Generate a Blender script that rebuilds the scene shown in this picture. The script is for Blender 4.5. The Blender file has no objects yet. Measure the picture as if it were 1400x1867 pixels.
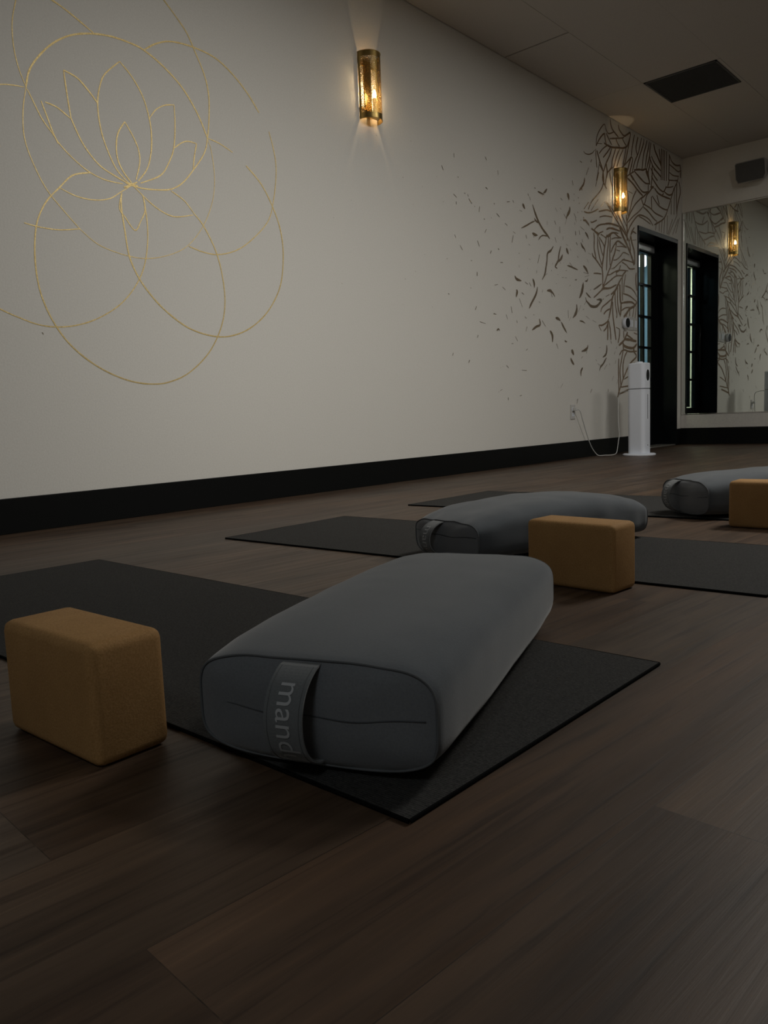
import bpy, bmesh, math, random
from mathutils import Vector, Matrix, noise

random.seed(7)
PI = math.pi
scene = bpy.context.scene
COL = scene.collection

# ---------------------------------------------------------------- camera
FOC, YAW, PITCH, ROLL, CAM_X, CAM_Z = 1432.3, 0.7309, 0.1190, -0.0399, 3.1317, 0.392
fwd = Vector((-math.sin(YAW) * math.cos(PITCH), math.cos(YAW) * math.cos(PITCH), -math.sin(PITCH)))
rt = fwd.cross(Vector((0, 0, 1))).normalized()
up = rt.cross(fwd)
cr, sr = math.cos(ROLL), math.sin(ROLL)
rt, up = cr * rt + sr * up, cr * up - sr * rt
cam_data = bpy.data.cameras.new('camera')
cam = bpy.data.objects.new('camera', cam_data)
COL.objects.link(cam)
cam.matrix_world = Matrix(((rt.x, up.x, -fwd.x, CAM_X), (rt.y, up.y, -fwd.y, 0.0), (rt.z, up.z, -fwd.z, CAM_Z), (0, 0, 0, 1)))
cam_data.sensor_fit = 'VERTICAL'
cam_data.sensor_height = 36.0
cam_data.sensor_width = 36.0
cam_data.lens = FOC / 1867.0 * 36.0
cam_data.clip_start = 0.02
scene.camera = cam

# ---------------------------------------------------------------- view, world, lights
scene.view_settings.view_transform = 'Standard'
scene.view_settings.look = 'None'
scene.view_settings.gamma = 1.0
scene.view_settings.use_curve_mapping = False
scene.view_settings.exposure = 0.0
world = bpy.data.worlds.new('world')
scene.world = world
world.use_nodes = True
world.node_tree.nodes['Background'].inputs[0].default_value = (0.5, 0.6, 0.8, 1)
world.node_tree.nodes['Background'].inputs[1].default_value = 0.02


def area_light(name, loc, target, sx, sy, power, color, spread=180.0):
    d = bpy.data.lights.new(name, 'AREA')
    d.shape = 'RECTANGLE'
    d.size, d.size_y = sx, sy
    d.energy = power
    d.color = color
    d.spread = math.radians(spread)
    o = bpy.data.objects.new(name, d)
    COL.objects.link(o)
    o.location = loc
    v = Vector(target) - Vector(loc)
    o.rotation_euler = v.to_track_quat('-Z', 'Y').to_euler()
    return o


# dimmed square ceiling lights of the studio, plus added fills for room and corridor
area_light('ceiling_light', (3.0, 4.1, 2.80), (3.0, 4.1, 0.0), 0.6, 0.6, 60.0, (1.0, 0.975, 0.91))
area_light('ceiling_light', (3.0, 2.9, 2.80), (3.0, 2.9, 0.0), 0.6, 0.6, 10.0, (1.0, 0.97, 0.92))
area_light('ceiling_light', (3.0, 6.5, 2.80), (3.0, 6.5, 0.0), 0.6, 0.6, 9.0, (1.0, 0.97, 0.92))
area_light('ceiling_light', (3.6, -1.5, 2.80), (3.6, -1.5, 0.0), 0.6, 0.6, 16.0, (0.90, 0.97, 1.0))  # added fill for the faces turned toward the viewer, not a known fixture
area_light('wall_fill', (3.0, 2.3, 2.72), (0.0, 2.3, 0.45), 0.9, 0.25, 4.6, (1.0, 0.97, 0.90), 75)  # added light that lifts only the long wall, no such fixture known
area_light('corridor_fill', (-1.3, 11.2, 2.7), (-1.3, 11.2, 0.0), 0.5, 1.5, 28.0, (0.42, 0.72, 0.88))  # added blue light that tints the direct view through the panes
area_light('corridor_fill', (-1.3, 4.6, 2.7), (-1.3, 4.6, 0.0), 0.5, 1.5, 75.0, (1.0, 1.0, 0.66))  # added yellow-green light for the panes as reflected in the mirror

ROOM_L = 8.142      # back wall
CH = 2.828          # ceiling height
X_R, Y_F = 7.2, -3.0


# ---------------------------------------------------------------- materials
def mat(name, base=(0.5, 0.5, 0.5), rough=0.5, metal=0.0, spec=0.5, sheen=0.0, emit=None, estr=0.0):
    m = bpy.data.materials.new(name)
    m.use_nodes = True
    p = m.node_tree.nodes['Principled BSDF']
    p.inputs['Base Color'].default_value = (*base, 1)
    p.inputs['Roughness'].default_value = rough
    p.inputs['Metallic'].default_value = metal
    p.inputs['Specular IOR Level'].default_value = spec
    if sheen:
        p.inputs['Sheen Weight'].default_value = sheen
        p.inputs['Sheen Roughness'].default_value = 0.45
    if emit:
        p.inputs['Emission Color'].default_value = (*emit, 1)
        p.inputs['Emission Strength'].default_value = estr
    return m


class NT:
    def __init__(self, m):
        self.m, self.t = m, m.node_tree
        self.p = self.t.nodes['Principled BSDF']

    def n(self, typ, **kw):
        nd = self.t.nodes.new(typ)
        for k, v in kw.items():
            setattr(nd, k, v)
        return nd

    def l(self, a, b):
        self.t.links.new(a, b)

    def coords(self, kind='Object', scale=(1, 1, 1), rot=(0, 0, 0), loc=(0, 0, 0)):
        tc = self.n('ShaderNodeTexCoord')
        mp = self.n('ShaderNodeMapping')
        mp.inputs['Scale'].default_value = scale
        mp.inputs['Rotation'].default_value = rot
        mp.inputs['Location'].default_value = loc
        self.l(tc.outputs[kind], mp.inputs[0])
        return mp.outputs[0]

    def noise(self, vec, scale, detail=4, rough=0.55):
        nd = self.n('ShaderNodeTexNoise')
        nd.inputs['Scale'].default_value = scale
        nd.inputs['Detail'].default_value = detail
        nd.inputs['Roughness'].default_value = rough
        self.l(vec, nd.inputs['Vector'])
        return nd.outputs['Fac']

    def ramp(self, fac, stops):
        r = self.n('ShaderNodeValToRGB')
        e = r.color_ramp.elements
        while len(e) < len(stops):
            e.new(0.5)
        for i, (p, c) in enumerate(stops):
            e[i].position = p
            e[i].color = (*c, 1) if len(c) == 3 else c
        self.l(fac, r.inputs[0])
        return r.outputs[0]

    def mixc(self, a, b, fac=0.5, mode='MULTIPLY'):
        x = self.n('ShaderNodeMix', data_type='RGBA', blend_type=mode)
        if isinstance(fac, float):
            x.inputs[0].default_value = fac
        else:
            self.l(fac, x.inputs[0])
        self.l(a, x.inputs[6])
        self.l(b, x.inputs[7])
        return x.outputs[2]

    def bump(self, h, strength, dist):
        b = self.n('ShaderNodeBump')
        b.inputs['Strength'].default_value = strength
        b.inputs['Distance'].default_value = dist
        self.l(h, b.inputs['Height'])
        self.l(b.outputs[0], self.p.inputs['Normal'])


def speckled(name, c0, c1, scale, rough, bump=0.3, dist=0.001, sheen=0.0, spec=0.5, p0=0.35, p1=0.65, vscale=(1, 1, 1), metal=0.0):
    m = mat(name, c0, rough, metal, spec, sheen)
    t = NT(m)
    v = t.coords(scale=vscale)
    f = t.noise(v, scale)
    t.l(t.ramp(f, [(p0, c0), (p1, c1)]), t.p.inputs['Base Color'])
    if bump:
        t.bump(f, bump, dist)
    return m


M_WALL = speckled('wall_paint', (0.70, 0.68, 0.635), (0.74, 0.72, 0.675), 140, 0.62, 0.35, 0.0012, spec=0.3)
M_CEIL = speckled('ceiling_tile_white', (0.4880, 0.4575, 0.4270), (0.5368, 0.5063, 0.4697), 180, 0.9, 0.3, 0.001, spec=0.2)
M_SLOT = mat('ceiling_shadow_gap', (0.02, 0.02, 0.02), 0.9)
M_BASE = mat('black_baseboard', (0.004, 0.0045, 0.0045), 0.5, spec=0.15)
M_TRIM = speckled('white_trim', (0.5520, 0.5280, 0.5040), (0.6000, 0.5760, 0.5400), 60, 0.5, 0)
M_MIRROR = mat('mirror_silver', (0.80, 0.84, 0.80), 0.015, 1.0)
M_CHROME = mat('chrome', (0.75, 0.74, 0.72), 0.18, 1.0)
M_DOOR = mat('black_door_paint', (0.004, 0.005, 0.006), 0.3, spec=0.18)
M_DOORG = mat('grey_metal_cover', (0.30, 0.31, 0.32), 0.3, 0.4)
M_WHITE = mat('white_plastic', (0.80, 0.84, 0.92), 0.38)
M_WHITE2 = mat('white_plate', (0.56, 0.55, 0.53), 0.4)
M_BLACKG = mat('black_gloss', (0.003, 0.003, 0.003), 0.2, spec=0.2)
M_DARKL = mat('dark_slot', (0.03, 0.03, 0.03), 0.5)
M_CORD = mat('white_cord', (0.62, 0.62, 0.60), 0.45)
M_GRILLE = speckled('dark_grille', (0.07, 0.073, 0.073), (0.10, 0.10, 0.10), 300, 0.7, 0.3)
M_SPK = mat('white_cabinet', (0.34, 0.33, 0.32), 0.5)
M_THREAD = mat('grey_embroidery', (0.34, 0.35, 0.36), 0.7)
M_SEAM = mat('dark_seam', (0.055, 0.060, 0.066), 0.9)
M_SEAMB = mat('grey_seam', (0.085, 0.09, 0.095), 0.9)
M_BRASS = mat('brass', (0.52, 0.36, 0.13), 0.30, 1.0)
M_CANDLE = mat('candle_tube', (0.55, 0.48, 0.36), 0.5)
M_BULB = mat('bulb_glow', (1, 0.8, 0.5), 0.4, emit=(1.0, 0.74, 0.42), estr=480.0)
M_PEND = mat('pendant_glow', (1, 1, 1), 0.4, emit=(1.0, 0.98, 0.95), estr=2.2)
M_HALLB = speckled('corridor_wall_paint', (0.55, 0.58, 0.58), (0.58, 0.61, 0.61), 40, 0.7, 0)
M_HALLF = mat('corridor_floor', (0.10, 0.09, 0.08), 0.6)
M_SILL = mat('threshold_metal', (0.35, 0.33, 0.30), 0.35, 0.6)


def velvet(name, c0, c1):
    m = mat(name, c0, 0.85, 0, 0.25, 0.35)
    t = NT(m)
    v = t.coords()
    a = t.noise(v, 5.0, 3)
    b = t.noise(v, 420.0, 2)
    base = t.ramp(a, [(0.3, c0), (0.72, c1)])
    fine = t.ramp(b, [(0.3, (0.86, 0.86, 0.86)), (0.7, (1, 1, 1))])
    t.l(t.mixc(base, fine, 1.0), t.p.inputs['Base Color'])
    t.bump(b, 0.25, 0.0006)
    return m


M_VELVET = velvet('grey_velvet', (0.0699, 0.0798, 0.0902), (0.0889, 0.0997, 0.1113))
M_VELVETE = velvet('grey_velvet_end', (0.1266, 0.1344, 0.1447), (0.1523, 0.1593, 0.1689))
M_STRAP = velvet('grey_velvet_strap', (0.1161, 0.1247, 0.1290), (0.1376, 0.1462, 0.1505))


def cork():
    m = mat('cork', (0.5, 0.3, 0.15), 0.8, 0, 0.3)
    t = NT(m)
    v = t.coords()
    f = t.noise(v, 380, 3, 0.7)
    g = t.noise(v, 14, 3)
    a = t.ramp(f, [(0.25, (0.2866, 0.1574, 0.0531)), (0.5, (0.3702, 0.2063, 0.0752)), (0.75, (0.4537, 0.2605, 0.1062))])
    b = t.ramp(g, [(0.3, (0.86, 0.84, 0.82)), (0.7, (1, 1, 1))])
    t.l(t.mixc(a, b, 1.0), t.p.inputs['Base Color'])
    t.bump(f, 0.35, 0.0012)
    return m


M_CORK = cork()


def rubber():
    m = mat('yoga_mat_rubber', (0.03, 0.03, 0.03), 0.8, 0, 0.12)
    t = NT(m)
    v = t.coords()
    w = t.n('ShaderNodeTexWave', wave_type='BANDS', bands_direction='Y')
    w.inputs['Scale'].default_value = 90.0
    w.inputs['Distortion'].default_value = 1.2
    t.l(v, w.inputs['Vector'])
    f = t.noise(v, 260, 3, 0.7)
    c = t.ramp(f, [(0.3, (0.0184, 0.0184, 0.0176)), (0.75, (0.0520, 0.0501, 0.0476))])
    t.l(c, t.p.inputs['Base Color'])
    mx = t.mixc(w.outputs['Color'], t.ramp(f, [(0.3, (0, 0, 0)), (0.7, (1, 1, 1))]), 0.6, 'MIX')
    t.bump(mx, 0.6, 0.0015)
    return m


M_MAT = rubber()
M_MATE = mat('yoga_mat_edge', (0.004, 0.004, 0.004), 0.9, spec=0.05)


def floor_mat():
    m = mat('wood_plank_vinyl', (0.1, 0.07, 0.05), 0.45, 0, 0.34)
    t = NT(m)
    v = t.coords(rot=(0, 0, math.radians(94.0)), loc=(0.464, 0.107, 0))
    br = t.n('ShaderNodeTexBrick')
    br.offset = 0.37
    br.inputs['Color1'].default_value = (0, 0, 0, 1)
    br.inputs['Color2'].default_value = (1, 1, 1, 1)
    br.inputs['Mortar'].default_value = (0.5, 0.5, 0.5, 1)
    br.inputs['Scale'].default_value = 1.0
    br.inputs['Mortar Size'].default_value = 0.0006
    br.inputs['Brick Width'].default_value = 1.22
    br.inputs['Row Height'].default_value = 0.18
    t.l(v, br.inputs['Vector'])
    # grain, shifted from plank to plank
    add = t.n('ShaderNodeVectorMath', operation='ADD')
    sc = t.n('ShaderNodeVectorMath', operation='SCALE')
    t.l(br.outputs['Color'], sc.inputs[0])
    sc.inputs['Scale'].default_value = 7.3
    t.l(v, add.inputs[0])
    t.l(sc.outputs[0], add.inputs[1])
    st = t.n('ShaderNodeMapping')
    st.inputs['Scale'].default_value = (1.6, 11.0, 11.0)
    t.l(add.outputs[0], st.inputs[0])
    broad = t.noise(st.outputs[0], 1.0, 4, 0.6)
    st2 = t.n('ShaderNodeMapping')
    st2.inputs['Scale'].default_value = (2.6, 62.0, 62.0)
    t.l(add.outputs[0], st2.inputs[0])
    fn = t.n('ShaderNodeTexNoise')
    fn.inputs['Scale'].default_value = 1.0
    fn.inputs['Detail'].default_value = 5
    fn.inputs['Roughness'].default_value = 0.62
    fn.inputs['Distortion'].default_value = 0.6
    t.l(st2.outputs[0], fn.inputs['Vector'])
    fine = fn.outputs['Fac']
    col = t.ramp(br.outputs['Color'], [(0.0, (0.0639, 0.0372, 0.0220)), (0.5, (0.0750, 0.0473, 0.0293)), (1.0, (0.0652, 0.0451, 0.0311))])
    b = t.ramp(broad, [(0.30, (0.50, 0.46, 0.42)), (0.52, (1.0, 1.0, 1.0)), (0.72, (1.45, 1.42, 1.38))])
    f = t.ramp(fine, [(0.34, (0.55, 0.52, 0.50)), (0.46, (0.95, 0.95, 0.95)), (0.56, (1, 1, 1)), (0.70, (1.30, 1.27, 1.22))])
    c = t.mixc(t.mixc(col, b, 1.0), f, 1.0)
    seam = t.ramp(br.outputs['Fac'], [(0.0, (1, 1, 1)), (1.0, (0.45, 0.42, 0.40))])
    t.l(t.mixc(c, seam, 1.0), t.p.inputs['Base Color'])
    r = t.ramp(fine, [(0.2, (0.56, 0.56, 0.56)), (0.8, (0.42, 0.42, 0.42))])
    t.l(r, t.p.inputs['Roughness'])
    t.bump(fine, 0.30, 0.0010)
    return m


M_FLOOR = floor_mat()


def paint(name, c0, c1, metal, rough):
    m = mat(name, c0, rough, metal)
    t = NT(m)
    v = t.coords()
    f = t.noise(v, 160, 3, 0.7)
    g = t.noise(v, 3.0, 2)
    a = t.ramp(f, [(0.3, c0), (0.7, c1)])
    t.l(a, t.p.inputs['Base Color'])
    t.bump(f, 0.5, 0.002)
    return m


M_GOLD = paint('gold_paint', (0.50, 0.35, 0.12), (0.90, 0.70, 0.31), 0.30, 0.42)
M_BRONZE = paint('bronze_paint', (0.175, 0.112, 0.062), (0.245, 0.16, 0.09), 0.1, 0.5)
M_FLECK = paint('dark_bronze_paint', (0.13, 0.095, 0.06), (0.20, 0.145, 0.09), 0.15, 0.5)


def pierced_brass():
    m = mat('pierced_brass', (0.38, 0.265, 0.095), 0.30, 1.0)
    t = NT(m)
    v = t.coords('UV')
    wob = t.n('ShaderNodeTexNoise')
    wob.inputs['Scale'].default_value = 60
    t.l(v, wob.inputs['Vector'])
    ad = t.n('ShaderNodeVectorMath', operation='MULTIPLY_ADD')
    t.l(wob.outputs['Color'], ad.inputs[0])
    ad.inputs[1].default_value = (0.010, 0.010, 0.0)
    t.l(v, ad.inputs[2])
    vo = t.n('ShaderNodeTexVoronoi', feature='DISTANCE_TO_EDGE')
    vo.voronoi_dimensions = '2D'
    vo.inputs['Scale'].default_value = 140.0
    t.l(ad.outputs[0], vo.inputs['Vector'])
    gt = t.n('ShaderNodeMath', operation='GREATER_THAN')
    t.l(vo.outputs['Distance'], gt.inputs[0])
    gt.inputs[1].default_value = 0.25
    sep = t.n('ShaderNodeSeparateXYZ')
    tc = t.n('ShaderNodeTexCoord')
    t.l(tc.outputs['UV'], sep.inputs[0])
    prev = gt.outputs[0]
    for src, op, val in ((sep.outputs[0], 'GREATER_THAN', 0.014), (sep.outputs[0], 'LESS_THAN', 0.262 - 0.014),
                         (sep.outputs[1], 'GREATER_THAN', 0.030), (sep.outputs[1], 'LESS_THAN', 0.325)):
        c = t.n('ShaderNodeMath', operation=op)
        t.l(src, c.inputs[0])
        c.inputs[1].default_value = val
        mu = t.n('ShaderNodeMath', operation='MULTIPLY')
        t.l(prev, mu.inputs[0])
        t.l(c.outputs[0], mu.inputs[1])
        prev = mu.outputs[0]
    inv = t.n('ShaderNodeMath', operation='SUBTRACT')
    inv.inputs[0].default_value = 1.0
    t.l(prev, inv.inputs[1])
    t.l(inv.outputs[0], t.p.inputs['Alpha'])
    t.bump(vo.outputs['Distance'], 0.3, 0.002)
    return m


M_PIERCED = pierced_brass()


def glass():
    m = bpy.data.materials.new('clear_glass')
    m.use_nodes = True
    t = m.node_tree
    t.nodes.clear()
    o = t.nodes.new('ShaderNodeOutputMaterial')
    mx = t.nodes.new('ShaderNodeMixShader')
    tr = t.nodes.new('ShaderNodeBsdfTransparent')
    tr.inputs[0].default_value = (0.86, 0.90, 0.92, 1)
    gl = t.nodes.new('ShaderNodeBsdfGlossy')
    gl.inputs['Roughness'].default_value = 0.02
    fr = t.nodes.new('ShaderNodeFresnel')
    fr.inputs[0].default_value = 1.45
    ge = t.nodes.new('ShaderNodeNewGeometry')
    sb = t.nodes.new('ShaderNodeMath')
    sb.operation = 'SUBTRACT'
    sb.use_clamp = True
    t.links.new(fr.outputs[0], sb.inputs[0])
    t.links.new(ge.outputs['Backfacing'], sb.inputs[1])
    t.links.new(sb.outputs[0], mx.inputs[0])
    t.links.new(tr.outputs[0], mx.inputs[1])
    t.links.new(gl.outputs[0], mx.inputs[2])
    t.links.new(mx.outputs[0], o.inputs[0])
    return m


M_GLASS = glass()


# ---------------------------------------------------------------- helpers
def link(name, bm, material, parent=None, smooth=False, mats=None):
    me = bpy.data.meshes.new(name)
    bm.to_mesh(me)
    bm.free()
    for mm in (mats or [material]):
        me.materials.append(mm)
    if smooth:
        for p in me.polygons:
            p.use_smooth = True
    o = bpy.data.objects.new(name, me)
    COL.objects.link(o)
    if parent is not None:
        o.parent = parent
    return o


def box(bm, x0, x1, y0, y1, z0, z1, bev=0.0, seg=2, M=None, mi=0):
    vs = [bm.verts.new((x, y, z)) for x in (x0, x1) for y in (y0, y1) for z in (z0, z1)]
    fs = []
    for q in ((0, 1, 3, 2), (4, 6, 7, 5), (0, 4, 5, 1), (2, 3, 7, 6), (0, 2, 6, 4), (1, 5, 7, 3)):
        f = bm.faces.new([vs[i] for i in q])
        f.material_index = mi
        fs.append(f)
    allv = vs
    if bev:
        edges = list({e for f in fs for e in f.edges})
        r = bmesh.ops.bevel(bm, geom=edges, offset=bev, segments=seg, profile=0.5, affect='EDGES')
        allv = list({v for f in r['faces'] for v in f.verts} | {v for v in vs if v.is_valid})
    if M is not None:
        for v in allv:
            v.co = M @ v.co
    return allv


def tube(bm, pts, r, n=8, cap=True, closed=False):
    pts = [Vector(p) for p in pts]
    rings = []
    N = len(pts)
    ref = None
    for i, p in enumerate(pts):
        if closed:
            t = pts[(i + 1) % N] - pts[i - 1]
        else:
            t = pts[min(i + 1, N - 1)] - pts[max(i - 1, 0)]
        t.normalize()
        if ref is None:
            ref = Vector((0, 0, 1)) if abs(t.z) < 0.9 else Vector((1, 0, 0))
        a = (ref - t * ref.dot(t)).normalized()
        ref = a
        b = t.cross(a)
        rings.append([bm.verts.new(p + r * (math.cos(2 * PI * k / n) * a + math.sin(2 * PI * k / n) * b)) for k in range(n)])
    rng = range(N) if closed else range(N - 1)
    for i in rng:
        A, B = rings[i], rings[(i + 1) % N]
        for k in range(n):
            bm.faces.new((A[k], A[(k + 1) % n], B[(k + 1) % n], B[k]))
    if cap and not closed:
        bm.faces.new(rings[0][::-1])
        bm.faces.new(rings[-1])


def lathe(bm, prof, n=24, at=(0, 0, 0), ax='z'):
    rings = []
    for r, h in prof:
        ring = []
        for k in range(n):
            a = 2 * PI * k / n
            if ax == 'z':
                c = (at[0] + r * math.cos(a), at[1] + r * math.sin(a), at[2] + h)
            else:
                c = (at[0] + h, at[1] + r * math.cos(a), at[2] + r * math.sin(a))
            ring.append(bm.verts.new(c))
        rings.append(ring)
    for A, B in zip(rings, rings[1:]):
        for k in range(n):
            bm.faces.new((A[k], A[(k + 1) % n], B[(k + 1) % n], B[k]))
    bm.faces.new(rings[0][::-1])
    bm.faces.new(rings[-1])


def fix(bm):
    bmesh.ops.recalc_face_normals(bm, faces=bm.faces)
    return bm


def catmull(P, sub):
    if len(P) < 3:
        return P
    out = []
    for i in range(len(P) - 1):
        p0, p1, p2, p3 = P[max(i - 1, 0)], P[i], P[i + 1], P[min(i + 2, len(P) - 1)]
        for s in range(sub):
            t = s / sub
            out.append(tuple(0.5 * ((2 * p1[k]) + (-p0[k] + p2[k]) * t + (2 * p0[k] - 5 * p1[k] + 4 * p2[k] - p3[k]) * t * t
                                    + (-p0[k] + 3 * p1[k] - 3 * p2[k] + p3[k]) * t ** 3) for k in range(len(p1))))
    out.append(P[-1])
    return out


def empty(name, loc=(0, 0, 0), rz=0.0):
    o = bpy.data.objects.new(name, None)
    COL.objects.link(o)
    o.location = loc
    o.rotation_euler = (0, 0, rz)
    o.empty_display_size = 0.1
    return o


def tag(o, label, cat, group=None, kind=None):
    o['label'] = label
    o['category'] = cat
    if group:
        o['group'] = group
    if kind:
        o['kind'] = kind
    return o


def struct(name, bm, material, parent=None, **kw):
    o = link(name, bm, material, parent, **kw)
    if parent is None:
        o['kind'] = 'structure'
    return o


def copy_tree(o, parent=None):
    c = o.copy()
    COL.objects.link(c)
    if parent is not None:
        c.parent = parent
    for ch in list(o.children):
        copy_tree(ch, c)
    return c

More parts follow.
